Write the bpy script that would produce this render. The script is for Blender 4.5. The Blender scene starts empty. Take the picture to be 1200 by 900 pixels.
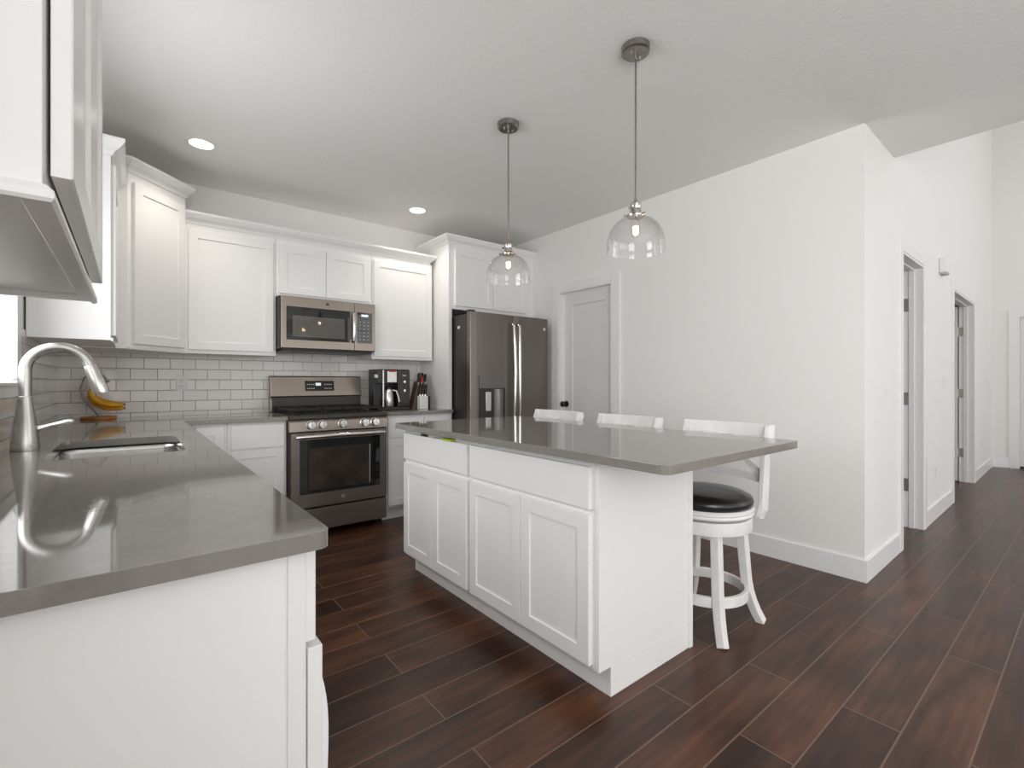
import bpy, bmesh, math, random
from mathutils import Matrix, Vector
random.seed(7)
C = bpy.context.scene.collection
scene = bpy.context.scene
PI = math.pi

# ------------------------------------------------------------------ camera, world, light, exposure
YAW = math.radians(38.7165)
cam_data = bpy.data.cameras.new('camera')
cam_data.sensor_width = 36.0
cam_data.lens = 558.15 / 1200 * 36.0
cam_data.shift_y = -(450 - 447.27) / 1200
cam_data.clip_start = 0.02
cam = bpy.data.objects.new('camera', cam_data)
C.objects.link(cam)
cam.location = (0, 0, 1.1664)
cam.rotation_euler = (PI / 2, 0, -YAW)
scene.camera = cam

vs = scene.view_settings
vs.view_transform = 'Standard'
vs.look = 'None'
vs.gamma = 1.0
vs.use_curve_mapping = False
vs.exposure = 0.05

world = bpy.data.worlds.new('sky')
scene.world = world
world.use_nodes = True
wn = world.node_tree
bg = wn.nodes['Background']
bg.inputs[0].default_value = (0.93, 0.96, 1.0, 1)
bg.inputs[1].default_value = 1.0


def area_light(name, loc, rot, sx, sy, power, color=(1, 1, 1), spread=180):
    d = bpy.data.lights.new(name, 'AREA')
    d.shape = 'RECTANGLE'
    d.size, d.size_y = sx, sy
    d.energy = power
    d.color = color
    d.spread = math.radians(spread)
    o = bpy.data.objects.new(name, d)
    C.objects.link(o)
    o.location = loc
    o.rotation_euler = rot
    return o


# daylight through the windows behind the camera (unseen; patio and dining lamps tilted up to brighten the ceiling), and through the sink window
area_light('daylight_patio', (1.7, -4.35, 1.25), (PI / 2 + .75, 0, 0), 3.6, 2.1, 40, (1, .985, .96))
area_light('daylight_great_room', (6.6, -4.35, 2.6), (PI / 2, 0, 0), 4.4, 4.2, 76, (1, 1, 1))
area_light('daylight_dining', (-0.33, -1.9, 1.45), (PI / 2 + .26, 0, -PI / 2), 2.6, 1.6, 116, (.98, .99, 1))
area_light('daylight_sink_window', (-0.468, 2.285, 1.675), (PI / 2, 0, -PI / 2), .98, .96, 15, (.97, .985, 1), 165)

try:
    scene.cycles.max_bounces = 14
    scene.cycles.diffuse_bounces = 9
    scene.cycles.glossy_bounces = 5
    scene.cycles.transparent_max_bounces = 16
    scene.cycles.caustics_reflective = False
    scene.cycles.caustics_refractive = False
    scene.cycles.sample_clamp_indirect = 6
except Exception:
    pass


# ------------------------------------------------------------------ materials
def mat(name, color, rough=.5, metal=0.0, spec=.5, noise=None, bump=None, coat=0.0):
    m = bpy.data.materials.new(name)
    m.use_nodes = True
    nt = m.node_tree
    b = nt.nodes['Principled BSDF']
    b.inputs['Base Color'].default_value = (*color, 1)
    b.inputs['Roughness'].default_value = rough
    b.inputs['Metallic'].default_value = metal
    b.inputs['Specular IOR Level'].default_value = spec
    b.inputs['Coat Weight'].default_value = coat
    tc = None
    if noise or bump:
        tc = nt.nodes.new('ShaderNodeTexCoord')
    if noise:   # (scale, amount, detail)
        n = nt.nodes.new('ShaderNodeTexNoise')
        n.inputs['Scale'].default_value = noise[0]
        n.inputs['Detail'].default_value = noise[2] if len(noise) > 2 else 4
        nt.links.new(tc.outputs['Object'], n.inputs['Vector'])
        r = nt.nodes.new('ShaderNodeValToRGB')
        a = noise[1]
        r.color_ramp.elements[0].position = .3
        r.color_ramp.elements[1].position = .7
        r.color_ramp.elements[0].color = (*[c * (1 - a) for c in color], 1)
        r.color_ramp.elements[1].color = (*[min(1, c * (1 + a)) for c in color], 1)
        nt.links.new(n.outputs['Fac'], r.inputs['Fac'])
        nt.links.new(r.outputs['Color'], b.inputs['Base Color'])
    if bump:    # (scale, strength, distance)
        n2 = nt.nodes.new('ShaderNodeTexNoise')
        n2.inputs['Scale'].default_value = bump[0]
        n2.inputs['Detail'].default_value = 3
        nt.links.new(tc.outputs['Object'], n2.inputs['Vector'])
        bp = nt.nodes.new('ShaderNodeBump')
        bp.inputs['Strength'].default_value = bump[1]
        bp.inputs['Distance'].default_value = bump[2]
        nt.links.new(n2.outputs['Fac'], bp.inputs['Height'])
        nt.links.new(bp.outputs['Normal'], b.inputs['Normal'])
    return m


def emis(name, color, strength):
    m = bpy.data.materials.new(name)
    m.use_nodes = True
    b = m.node_tree.nodes['Principled BSDF']
    b.inputs['Base Color'].default_value = (*color, 1)
    b.inputs['Emission Color'].default_value = (*color, 1)
    b.inputs['Emission Strength'].default_value = strength
    return m


def thin_glass(name, tint=(1, 1, 1), base=.04):
    m = bpy.data.materials.new(name)
    m.use_nodes = True
    nt = m.node_tree
    nt.nodes.remove(nt.nodes['Principled BSDF'])
    out = nt.nodes['Material Output']
    tr = nt.nodes.new('ShaderNodeBsdfTransparent')
    tr.inputs[0].default_value = (*tint, 1)
    gl = nt.nodes.new('ShaderNodeBsdfGlossy')
    gl.inputs['Roughness'].default_value = .03
    lw = nt.nodes.new('ShaderNodeLayerWeight')
    lw.inputs[0].default_value = .35
    mul = nt.nodes.new('ShaderNodeMath')
    mul.operation = 'MULTIPLY_ADD'
    mul.inputs[1].default_value = .55
    mul.inputs[2].default_value = base
    nt.links.new(lw.outputs['Facing'], mul.inputs[0])
    pw = nt.nodes.new('ShaderNodeMath')
    pw.operation = 'POWER'
    pw.inputs[1].default_value = 1.3
    nt.links.new(mul.outputs[0], pw.inputs[0])
    mx = nt.nodes.new('ShaderNodeMixShader')
    nt.links.new(pw.outputs[0], mx.inputs[0])
    nt.links.new(tr.outputs[0], mx.inputs[1])
    nt.links.new(gl.outputs[0], mx.inputs[2])
    nt.links.new(mx.outputs[0], out.inputs[0])
    return m


def floor_material():
    m = bpy.data.materials.new('dark_hardwood')
    m.use_nodes = True
    nt = m.node_tree
    L = nt.links.new
    b = nt.nodes['Principled BSDF']
    tc = nt.nodes.new('ShaderNodeTexCoord')
    br = nt.nodes.new('ShaderNodeTexBrick')
    br.offset = .37
    br.offset_frequency = 2
    br.inputs['Color1'].default_value = (0, 0, 0, 1)
    br.inputs['Color2'].default_value = (1, 1, 1, 1)
    br.inputs['Mortar'].default_value = (.5, .5, .5, 1)
    br.inputs['Scale'].default_value = 1
    br.inputs['Mortar Size'].default_value = .0028
    br.inputs['Mortar Smooth'].default_value = .3
    br.inputs['Brick Width'].default_value = 1.15
    br.inputs['Row Height'].default_value = .167
    mp = nt.nodes.new('ShaderNodeMapping')
    mp.inputs['Location'].default_value = (.3, .075, 0)
    L(tc.outputs['Object'], mp.inputs[0])
    L(mp.outputs[0], br.inputs['Vector'])
    # per-plank tone
    ramp = nt.nodes.new('ShaderNodeValToRGB')
    e = ramp.color_ramp.elements
    e[0].color = (.032, .0135, .0075, 1)
    e[1].color = (.090, .037, .0185, 1)
    L(br.outputs['Color'], ramp.inputs['Fac'])
    # grain stretched along the planks
    mp2 = nt.nodes.new('ShaderNodeMapping')
    mp2.inputs['Scale'].default_value = (1.6, 22, 1)
    L(tc.outputs['Object'], mp2.inputs[0])
    gn = nt.nodes.new('ShaderNodeTexNoise')
    gn.inputs['Scale'].default_value = 1.5
    gn.inputs['Detail'].default_value = 6
    L(mp2.outputs[0], gn.inputs['Vector'])
    mp3 = nt.nodes.new('ShaderNodeMapping')
    mp3.inputs['Scale'].default_value = (2.2, 7, 1)
    L(tc.outputs['Object'], mp3.inputs[0])
    bn = nt.nodes.new('ShaderNodeTexNoise')
    bn.inputs['Scale'].default_value = 1.3
    bn.inputs['Detail'].default_value = 1.5
    L(mp3.outputs[0], bn.inputs['Vector'])
    gr = nt.nodes.new('ShaderNodeValToRGB')
    gr.color_ramp.elements[0].position = .3
    gr.color_ramp.elements[1].position = .72
    gr.color_ramp.elements[0].color = (.55, .55, .55, 1)
    gr.color_ramp.elements[1].color = (1.5, 1.45, 1.4, 1)
    L(gn.outputs['Fac'], gr.inputs['Fac'])
    gb = nt.nodes.new('ShaderNodeValToRGB')
    gb.color_ramp.elements[0].position = .32
    gb.color_ramp.elements[1].position = .7
    gb.color_ramp.elements[0].color = (.62, .62, .62, 1)
    gb.color_ramp.elements[1].color = (1.45, 1.38, 1.32, 1)
    L(bn.outputs['Fac'], gb.inputs['Fac'])
    m1 = nt.nodes.new('ShaderNodeMixRGB')
    m1.blend_type = 'MULTIPLY'
    m1.inputs[0].default_value = 1
    L(ramp.outputs[0], m1.inputs[1])
    L(gr.outputs[0], m1.inputs[2])
    m2 = nt.nodes.new('ShaderNodeMixRGB')
    m2.blend_type = 'MULTIPLY'
    m2.inputs[0].default_value = 1
    L(m1.outputs[0], m2.inputs[1])
    L(gb.outputs[0], m2.inputs[2])
    m3 = nt.nodes.new('ShaderNodeMixRGB')
    m3.inputs[2].default_value = (.17, .105, .07, 1)
    L(br.outputs['Fac'], m3.inputs[0])
    L(m2.outputs[0], m3.inputs[1])
    L(m3.outputs[0], b.inputs['Base Color'])
    # sheen
    rr = nt.nodes.new('ShaderNodeMapRange')
    rr.inputs['To Min'].default_value = .283
    rr.inputs['To Max'].default_value = .33
    L(bn.outputs['Fac'], rr.inputs['Value'])
    L(rr.outputs[0], b.inputs['Roughness'])
    b.inputs['Specular IOR Level'].default_value = .4
    # bump: hand scraped surface and bevelled seams
    inv = nt.nodes.new('ShaderNodeMath')
    inv.operation = 'MULTIPLY_ADD'
    inv.inputs[1].default_value = -1.0
    L(br.outputs['Fac'], inv.inputs[0])
    sc = nt.nodes.new('ShaderNodeMath')
    sc.operation = 'MULTIPLY'
    sc.inputs[1].default_value = .35
    L(gn.outputs['Fac'], sc.inputs[0])
    L(sc.outputs[0], inv.inputs[2])
    bp = nt.nodes.new('ShaderNodeBump')
    bp.inputs['Strength'].default_value = .45
    bp.inputs['Distance'].default_value = .004
    L(inv.outputs[0], bp.inputs['Height'])
    L(bp.outputs['Normal'], b.inputs['Normal'])
    return m


def tile_material(name, axis):
    """white glazed subway tile in running bond; axis 'x' for the back wall, 'y' for the left wall"""
    m = bpy.data.materials.new(name)
    m.use_nodes = True
    nt = m.node_tree
    L = nt.links.new
    b = nt.nodes['Principled BSDF']
    tc = nt.nodes.new('ShaderNodeTexCoord')
    sp = nt.nodes.new('ShaderNodeSeparateXYZ')
    cb = nt.nodes.new('ShaderNodeCombineXYZ')
    L(tc.outputs['Object'], sp.inputs[0])
    L(sp.outputs['X' if axis == 'x' else 'Y'], cb.inputs[0])
    L(sp.outputs['Z'], cb.inputs[1])
    br = nt.nodes.new('ShaderNodeTexBrick')
    br.offset = .5
    br.inputs['Scale'].default_value = 1
    br.inputs['Brick Width'].default_value = .1555
    br.inputs['Row Height'].default_value = .0787
    br.inputs['Mortar Size'].default_value = .0012
    br.inputs['Mortar Smooth'].default_value = .1
    br.inputs['Color1'].default_value = (.72, .69, .655, 1)
    br.inputs['Color2'].default_value = (.78, .75, .72, 1)
    br.inputs['Mortar'].default_value = (.20, .18, .165, 1)
    L(cb.outputs[0], br.inputs['Vector'])
    L(br.outputs['Color'], b.inputs['Base Color'])
    mr = nt.nodes.new('ShaderNodeMapRange')
    mr.inputs['To Min'].default_value = .10
    mr.inputs['To Max'].default_value = .8
    L(br.outputs['Fac'], mr.inputs['Value'])
    L(mr.outputs[0], b.inputs['Roughness'])
    br2 = nt.nodes.new('ShaderNodeTexBrick')
    br2.offset = .5
    for k in ('Scale', 'Brick Width', 'Row Height'):
        br2.inputs[k].default_value = br.inputs[k].default_value
    br2.inputs['Mortar Size'].default_value = .004
    br2.inputs['Mortar Smooth'].default_value = 1
    L(cb.outputs[0], br2.inputs['Vector'])
    inv = nt.nodes.new('ShaderNodeMath')
    inv.operation = 'SUBTRACT'
    inv.inputs[0].default_value = 1
    L(br2.outputs['Fac'], inv.inputs[1])
    bp = nt.nodes.new('ShaderNodeBump')
    bp.inputs['Strength'].default_value = .6
    bp.inputs['Distance'].default_value = .002
    L(inv.outputs[0], bp.inputs['Height'])
    L(bp.outputs['Normal'], b.inputs['Normal'])
    return m


def quartz_material():
    m = mat('grey_quartz', (.16, .15, .135), .055, 0, .9)
    nt = m.node_tree
    L = nt.links.new
    b = nt.nodes['Principled BSDF']
    tc = nt.nodes.new('ShaderNodeTexCoord')
    n1 = nt.nodes.new('ShaderNodeTexNoise')
    n1.inputs['Scale'].default_value = 40
    n1.inputs['Detail'].default_value = 2
    n2 = nt.nodes.new('ShaderNodeTexNoise')
    n2.inputs['Scale'].default_value = 14
    n2.inputs['Detail'].default_value = 4
    for n in (n1, n2):
        L(tc.outputs['Object'], n.inputs['Vector'])
    ad = nt.nodes.new('ShaderNodeMath')
    ad.operation = 'ADD'
    L(n1.outputs['Fac'], ad.inputs[0])
    L(n2.outputs['Fac'], ad.inputs[1])
    hf = nt.nodes.new('ShaderNodeMath')
    hf.operation = 'MULTIPLY'
    hf.inputs[1].default_value = .5
    L(ad.outputs[0], hf.inputs[0])
    r = nt.nodes.new('ShaderNodeValToRGB')
    r.color_ramp.elements[0].position = .35
    r.color_ramp.elements[1].position = .66
    r.color_ramp.elements[0].color = (.205, .193, .171, 1)
    r.color_ramp.elements[1].color = (.235, .222, .198, 1)
    L(hf.outputs[0], r.inputs['Fac'])
    L(r.outputs[0], b.inputs['Base Color'])
    return m


M = dict(
    cab=mat('white_cabinet_paint', (.84, .835, .825), .32, 0, .5),
    trim=mat('white_trim_paint', (.82, .82, .815), .35, 0, .5),
    wall=mat('wall_paint', (.83, .82, .80), .65, 0, .3, bump=(140, .12, .002)),
    ceil=mat('ceiling_paint', (.86, .855, .84), .8, 0, .2, bump=(60, .35, .004)),
    door=mat('door_paint', (.73, .735, .735), .4, 0, .5),
    floor=floor_material(),
    tile_x=tile_material('subway_tile_back', 'x'),
    tile_y=tile_material('subway_tile_side', 'y'),
    quartz=quartz_material(),
    slate=mat('slate_metal', (.205, .18, .16), .33, .75, .5, noise=(2.5, .06)),
    slate_l=mat('slate_metal_light', (.29, .25, .215), .30, .85, .5, noise=(3, .05)),
    slate_p=mat('slate_panel', (.19, .175, .165), .4, .6),
    slate_d=mat('dark_slate', (.055, .05, .046), .4, .4, .5),
    steel=mat('brushed_steel', (.50, .49, .47), .27, 1.0, .5, noise=(12, .08)),
    steel_b=mat('bright_steel', (.70, .69, .67), .22, 1.0, .5),
    chrome=mat('nickel', (.55, .53, .50), .22, 1.0, .5),
    nickel_d=mat('brushed_nickel', (.33, .31, .285), .33, 1.0, .5, noise=(30, .15)),
    black=mat('black_plastic', (.012, .012, .013), .35, 0, .5),
    blackg=mat('black_glass', (.008, .008, .008), .04, 0, .6),
    oven_in=mat('oven_window', (.035, .026, .020), .06, 0, .6, noise=(6, .5)),
    mw_in=mat('microwave_window', (.11, .10, .09), .03, 0, .55),
    iron=mat('cast_iron', (.018, .016, .015), .55, .2, .4, noise=(60, .5)),
    grey=mat('grey_print', (.45, .45, .44), .5),
    leather=mat('black_leather', (.012, .011, .011), .28, 0, .5, bump=(90, .15, .002)),
    stool=mat('distressed_white_paint', (.80, .79, .775), .42, 0, .45, noise=(14, .05), bump=(40, .2, .002)),
    wood=mat('honey_wood', (.42, .17, .04), .4, 0, .5, noise=(14, .35)),
    wood_d=mat('brown_wood', (.09, .06, .035), .45, 0, .5, noise=(16, .35)),
    banana=mat('banana_skin', (.72, .36, .012), .45, 0, .4, noise=(18, .3)),
    banana_tip=mat('banana_stem', (.06, .035, .012), .6),
    plast=mat('white_plastic', (.80, .80, .78), .35),
    hole=mat('dark_slot', (.03, .03, .03), .6),
    red=mat('red_plastic', (.45, .02, .02), .4),
    green=mat('lime_sticker', (.42, .62, .03), .5),
    bag=mat('white_plastic_film', (.85, .85, .86), .4),
    carpet=mat('warm_room_wall', (.62, .50, .38), .8),
    brass=mat('satin_hinge', (.55, .52, .46), .35, 1.0),
    glass=thin_glass('clear_glass', (1, 1, 1), .05),
    carafe=thin_glass('carafe_glass', (.55, .55, .56), .1),
    pane=thin_glass('window_pane', (1, 1, 1), .03),
    bulb=emis('lit_bulb', (1, .85, .6), 16),
    bulbglass=thin_glass('bulb_glass', (1, .97, .9), .05),
    can=emis('lit_downlight', (1, .97, .92), 9),
    lcd=emis('lit_display', (.75, .85, .9), .5),
    print_w=mat('white_print', (.75, .75, .74), .5),
    trim_shadow=mat('cabinet_inside', (.45, .43, .41), .6),
)

# ------------------------------------------------------------------ mesh helpers
WL = {}


def fr(origin, u, n):
    """frame: local (a, b, c) -> origin + a*u + b*n + c*z"""
    u = Vector((*u, 0)).normalized()
    n = Vector((*n, 0)).normalized()
    m = Matrix.Identity(4)
    m.col[0][:3] = u
    m.col[1][:3] = n
    m.col[2][:3] = (0, 0, 1)
    m.col[3][:3] = origin
    return m


class MB:
    def __init__(self):
        self.bm = bmesh.new()

    def _add(self, vs, fs):
        v = [self.bm.verts.new(p) for p in vs]
        for f in fs:
            try:
                self.bm.faces.new([v[i] for i in f])
            except ValueError:
                pass
        return v

    def box(self, x0, x1, y0, y1, z0, z1, m=None):
        vs = [Vector((x, y, z)) for z in (z0, z1) for y in (y0, y1) for x in (x0, x1)]
        if m is not None:
            vs = [m @ p for p in vs]
        self._add(vs, [(0, 2, 3, 1), (4, 5, 7, 6), (0, 1, 5, 4), (2, 6, 7, 3), (0, 4, 6, 2), (1, 3, 7, 5)])
        return self

    def prism(self, poly, z0, z1, m=None):
        n = len(poly)
        vs = [Vector((x, y, z0)) for x, y in poly] + [Vector((x, y, z1)) for x, y in poly]
        if m is not None:
            vs = [m @ p for p in vs]
        self._add(vs, [tuple(reversed(range(n))), tuple(range(n, 2 * n))] + [(i, (i + 1) % n, n + (i + 1) % n, n + i) for i in range(n)])
        return self

    def extr(self, poly, a0, a1, m=None):
        """profile poly in (b, c), extruded along a"""
        n = len(poly)
        vs = [Vector((a0, b, c)) for b, c in poly] + [Vector((a1, b, c)) for b, c in poly]
        if m is not None:
            vs = [m @ p for p in vs]
        self._add(vs, [tuple(reversed(range(n))), tuple(range(n, 2 * n))] + [(i, (i + 1) % n, n + (i + 1) % n, n + i) for i in range(n)])
        return self

    def plate(self, outer, holes, z0, z1):
        bm2 = bmesh.new()
        es = []
        for loop in [outer] + holes:
            v = [bm2.verts.new((x, y, z0)) for x, y in loop]
            es += [bm2.edges.new((v[i], v[(i + 1) % len(v)])) for i in range(len(v))]
        bmesh.ops.triangle_fill(bm2, edges=es, use_beauty=True, use_dissolve=False)
        r = bmesh.ops.extrude_face_region(bm2, geom=bm2.faces[:])
        vv = [g for g in r['geom'] if isinstance(g, bmesh.types.BMVert)]
        bmesh.ops.translate(bm2, verts=vv, vec=(0, 0, z1 - z0))
        me = bpy.data.meshes.new('tmp')
        bm2.to_mesh(me)
        bm2.free()
        self.bm.from_mesh(me)
        bpy.data.meshes.remove(me)
        return self

    def lathe(self, prof, center=(0, 0, 0), seg=32, m=None, close=True):
        """prof: list of (r, z) from bottom to top"""
        c = Vector(center)
        rings = []
        for r, z in prof:
            if r < 1e-6:
                p = c + Vector((0, 0, z))
                rings.append([self.bm.verts.new(m @ p if m is not None else p)])
            else:
                ring = []
                for i in range(seg):
                    a = 2 * PI * i / seg
                    p = c + Vector((r * math.cos(a), r * math.sin(a), z))
                    ring.append(self.bm.verts.new(m @ p if m is not None else p))
                rings.append(ring)
        for A, B in zip(rings, rings[1:]):
            if len(A) == 1 and len(B) == 1:
                continue
            for i in range(seg):
                j = (i + 1) % seg
                if len(A) == 1:
                    f = (A[0], B[j], B[i])
                elif len(B) == 1:
                    f = (A[i], A[j], B[0])
                else:
                    f = (A[i], A[j], B[j], B[i])
                self.bm.faces.new(f)
        if close:
            if len(rings[0]) > 1:
                self.bm.faces.new(list(reversed(rings[0])))
            if len(rings[-1]) > 1:
                self.bm.faces.new(rings[-1])
        return self

    def tube(self, path, r, seg=12, m=None, flat=None):
        """round tube along a path; r a number or list; flat=(ra, rb, up) gives an oval/flat bar"""
        P = [Vector(p) for p in path]
        if m is not None:
            P = [m @ p for p in P]
        n = len(P)
        rs = r if isinstance(r, (list, tuple)) else [r] * n
        rings = []
        prev = None
        for i, p in enumerate(P):
            t = (P[min(i + 1, n - 1)] - P[max(i - 1, 0)]).normalized()
            if prev is None:
                up = Vector((0, 0, 1)) if abs(t.z) < .9 else Vector((1, 0, 0))
                s = t.cross(up).normalized()
            else:
                s = prev - t * prev.dot(t)
                s.normalize()
            prev = s
            b = t.cross(s).normalized()
            ring = []
            for k in range(seg):
                a = 2 * PI * k / seg
                ring.append(self.bm.verts.new(p + s * rs[i] * math.cos(a) + b * rs[i] * math.sin(a)))
            rings.append(ring)
        for A, B in zip(rings, rings[1:]):
            for k in range(seg):
                self.bm.faces.new((A[k], A[(k + 1) % seg], B[(k + 1) % seg], B[k]))
        self.bm.faces.new(list(reversed(rings[0])))
        self.bm.faces.new(rings[-1])
        return self

    def bar(self, path, widths, side, thick, m=None):
        """rectangular section swept along path: half extents along given 'side' vector and its cross"""
        P = [Vector(p) for p in path]
        n = len(P)
        rings = []
        for i, p in enumerate(P):
            t = (P[min(i + 1, n - 1)] - P[max(i - 1, 0)]).normalized()
            sd = side(i) if callable(side) else side
            s = Vector(sd)
            s = (s - t * s.dot(t)).normalized()
            b = t.cross(s).normalized()
            w = widths[i] if isinstance(widths, (list, tuple)) else widths
            h = thick[i] if isinstance(thick, (list, tuple)) else thick
            q = [p + s * w + b * h, p - s * w + b * h, p - s * w - b * h, p + s * w - b * h]
            if m is not None:
                q = [m @ x for x in q]
            rings.append([self.bm.verts.new(x) for x in q])
        for A, B in zip(rings, rings[1:]):
            for k in range(4):
                self.bm.faces.new((A[k], A[(k + 1) % 4], B[(k + 1) % 4], B[k]))
        self.bm.faces.new(list(reversed(rings[0])))
        self.bm.faces.new(rings[-1])
        return self

    def cyl(self, p0, p1, r, r1=None, seg=20, m=None):
        return self.tube([p0, p1], [r, r if r1 is None else r1], seg, m)

    def shaker(self, w, h, m, a0=0, c0=0, t=.02, stile=.057, rec=.007):
        """shaker door: frame with a recessed flat panel, front towards +b"""
        def rect(ins, b):
            return [Vector((a0 + ins, b, c0 + ins)), Vector((a0 + w - ins, b, c0 + ins)), Vector((a0 + w - ins, b, c0 + h - ins)), Vector((a0 + ins, b, c0 + h - ins))]
        vs = rect(0, 0) + rect(0, t - .002) + rect(.002, t) + rect(stile, t) + rect(stile + .002, t - rec)
        vs = [m @ p for p in vs]
        fs = [(3, 2, 1, 0)]
        for k in range(4):
            for i in range(4):
                j = (i + 1) % 4
                fs.append((4 * k + i, 4 * k + j, 4 * k + 4 + j, 4 * k + 4 + i))
        fs.append((16, 17, 18, 19))
        self._add(vs, fs)
        return self

    def sweep(self, path, prof, z0, side=1):
        """profile (n, z) swept along a plan polyline with mitred corners; n grows to the right (side=1) of travel"""
        P = [Vector((x, y)) for x, y in path]
        n = len(P)
        rings = []
        for i, p in enumerate(P):
            ds = []
            if i > 0:
                ds.append((P[i] - P[i - 1]).normalized())
            if i < n - 1:
                ds.append((P[i + 1] - P[i]).normalized())
            ns = [Vector((d.y, -d.x)) * side for d in ds]
            if len(ns) == 2:
                b = (ns[0] + ns[1]).normalized()
                b = b / b.dot(ns[0])
            else:
                b = ns[0]
            rings.append([self.bm.verts.new((p.x + b.x * q, p.y + b.y * q, z0 + z)) for q, z in prof])
        k = len(prof)
        for A, B in zip(rings, rings[1:]):
            for i in range(k):
                j = (i + 1) % k
                self.bm.faces.new((A[i], A[j], B[j], B[i]))
        self.bm.faces.new(list(reversed(rings[0])))
        self.bm.faces.new(rings[-1])
        return self

    def build(self, name, material, parent=None, smooth=False, bevel=0, kind=None, angle=35, label=None, seg=2):
        bm = self.bm
        bmesh.ops.recalc_face_normals(bm, faces=bm.faces[:])
        me = bpy.data.meshes.new(name)
        off = WL.get(parent.name, Vector()) if parent is not None else Vector()
        if off.length > 0:
            bmesh.ops.translate(bm, verts=bm.verts[:], vec=-off)
        bm.to_mesh(me)
        bm.free()
        me.materials.append(material)
        if smooth:
            for p in me.polygons:
                p.use_smooth = True
            try:
                me.set_sharp_from_angle(angle=math.radians(angle))
            except Exception:
                pass
        o = bpy.data.objects.new(name, me)
        C.objects.link(o)
        if parent is not None:
            o.parent = parent
            WL[o.name] = off
        if bevel:
            b = o.modifiers.new('bevel', 'BEVEL')
            b.width = bevel
            b.segments = seg
            b.limit_method = 'ANGLE'
            b.angle_limit = math.radians(40)
            b.harden_normals = False
        if kind:
            o['kind'] = kind
        if label:
            o['label'] = label
        return o


def thing(name, label, cat, loc=(0, 0, 0), group=None, kind=None):
    o = bpy.data.objects.new(name, None)
    o.empty_display_size = .1
    C.objects.link(o)
    o.location = loc
    WL[o.name] = Vector(loc)
    o['label'] = label
    o['category'] = cat
    if group:
        o['group'] = group
    if kind:
        o['kind'] = kind
    return o


def tag(o, label, cat, group=None):
    o['label'] = label
    o['category'] = cat
    if group:
        o['group'] = group
    return o


def struct(o, label=None, cat=None):
    o['kind'] = 'structure'
    if label:
        o['label'] = label
    if cat:
        o['category'] = cat
    return o


def kids(o):
    return [c for c in bpy.data.objects if c.parent == o]


def dup(root, loc, label):
    r = root.copy()
    C.objects.link(r)
    r.location = loc
    r['label'] = label
    WL[r.name] = Vector(loc)
    for ch in kids(root):
        c = ch.copy()
        C.objects.link(c)
        c.parent = r
        for g in kids(ch):
            d = g.copy()
            C.objects.link(d)
            d.parent = c
    return r


def rrect(x0, x1, y0, y1, r, n=6, corners=(1, 1, 1, 1)):
    """rounded rectangle, corners in order (x0y0, x1y0, x1y1, x0y1)"""
    pts = []
    cs = [(x0 + r, y0 + r, PI), (x1 - r, y0 + r, 1.5 * PI), (x1 - r, y1 - r, 0), (x0 + r, y1 - r, .5 * PI)]
    raw = [(x0, y0), (x1, y0), (x1, y1), (x0, y1)]
    for (cx, cy, a), on, rw in zip(cs, corners, raw):
        if not on:
            pts.append(rw)
            continue
        for i in range(n + 1):
            t = a + .5 * PI * i / n
            pts.append((cx + r * math.cos(t), cy + r * math.sin(t)))
    return pts


# ------------------------------------------------------------------ room constants
XL, YB, XR, ZC = -.38, 4.355, 3.335, 2.671
YH = .879                      # outer corner of the right wall
XE = 4.012                     # edge of the low ceiling
XF = 9.29                      # far wall of the tall entry
YR = -4.5                      # rear wall
ZT = 5.2
ang = math.radians(1.07)
HALL = fr((XR, YH, 0), (math.cos(ang), math.sin(ang)), (-math.sin(ang), math.cos(ang)))   # hall wall: a along it, b into it


def wall_with_holes(mb, a0, a1, b0, b1, z1, holes, m):
    """holes: (s0, s1, zlo, zhi) sorted along a"""
    cur = a0
    for s0, s1, lo, hi in holes:
        mb.box(cur, s0, b0, b1, 0, z1, m)
        if lo > 0:
            mb.box(s0, s1, b0, b1, 0, lo, m)
        if hi < z1:
            mb.box(s0, s1, b0, b1, hi, z1, m)
        cur = s1
    mb.box(cur, a1, b0, b1, 0, z1, m)
    return mb




def hp0(a, b):
    v = HALL @ Vector((a, b, 0))
    return (v.x, v.y)


# floor and ceilings
struct(MB().box(XL - .12, XF + .2, YR - .2, YB + .12, -.1, 0).build('floor', M['floor']), 'dark brown hand scraped hardwood plank floor', 'floor')
struct(MB().box(XL - .12, XR, YR - .12, YH, ZC, ZC + .3).box(XR, XE, YR - .12, YH + .02, ZC, ZC + .3).box(XL - .12, XR, YH, YB + .12, ZC, ZC + .3).box(XR, XR + .12, YH + .02, YB + .12, ZC, ZC + .3).build('ceiling', M['ceil']), 'low light grey kitchen ceiling', 'ceiling')
struct(MB().box(XE, XF + .2, YR - .12, 1.3, ZT, ZT + .2).build('ceiling_entry', M['ceil']), 'tall entry ceiling', 'ceiling')
struct(MB().prism([hp0(.125, .06), hp0(5.9, .06), (XF + .1, 2.75), (XR + .1, 2.75)], ZC, ZC + .1).build('ceiling_bedroom', M['ceil']), 'ceiling of the rooms behind the hall doors', 'ceiling')
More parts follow.
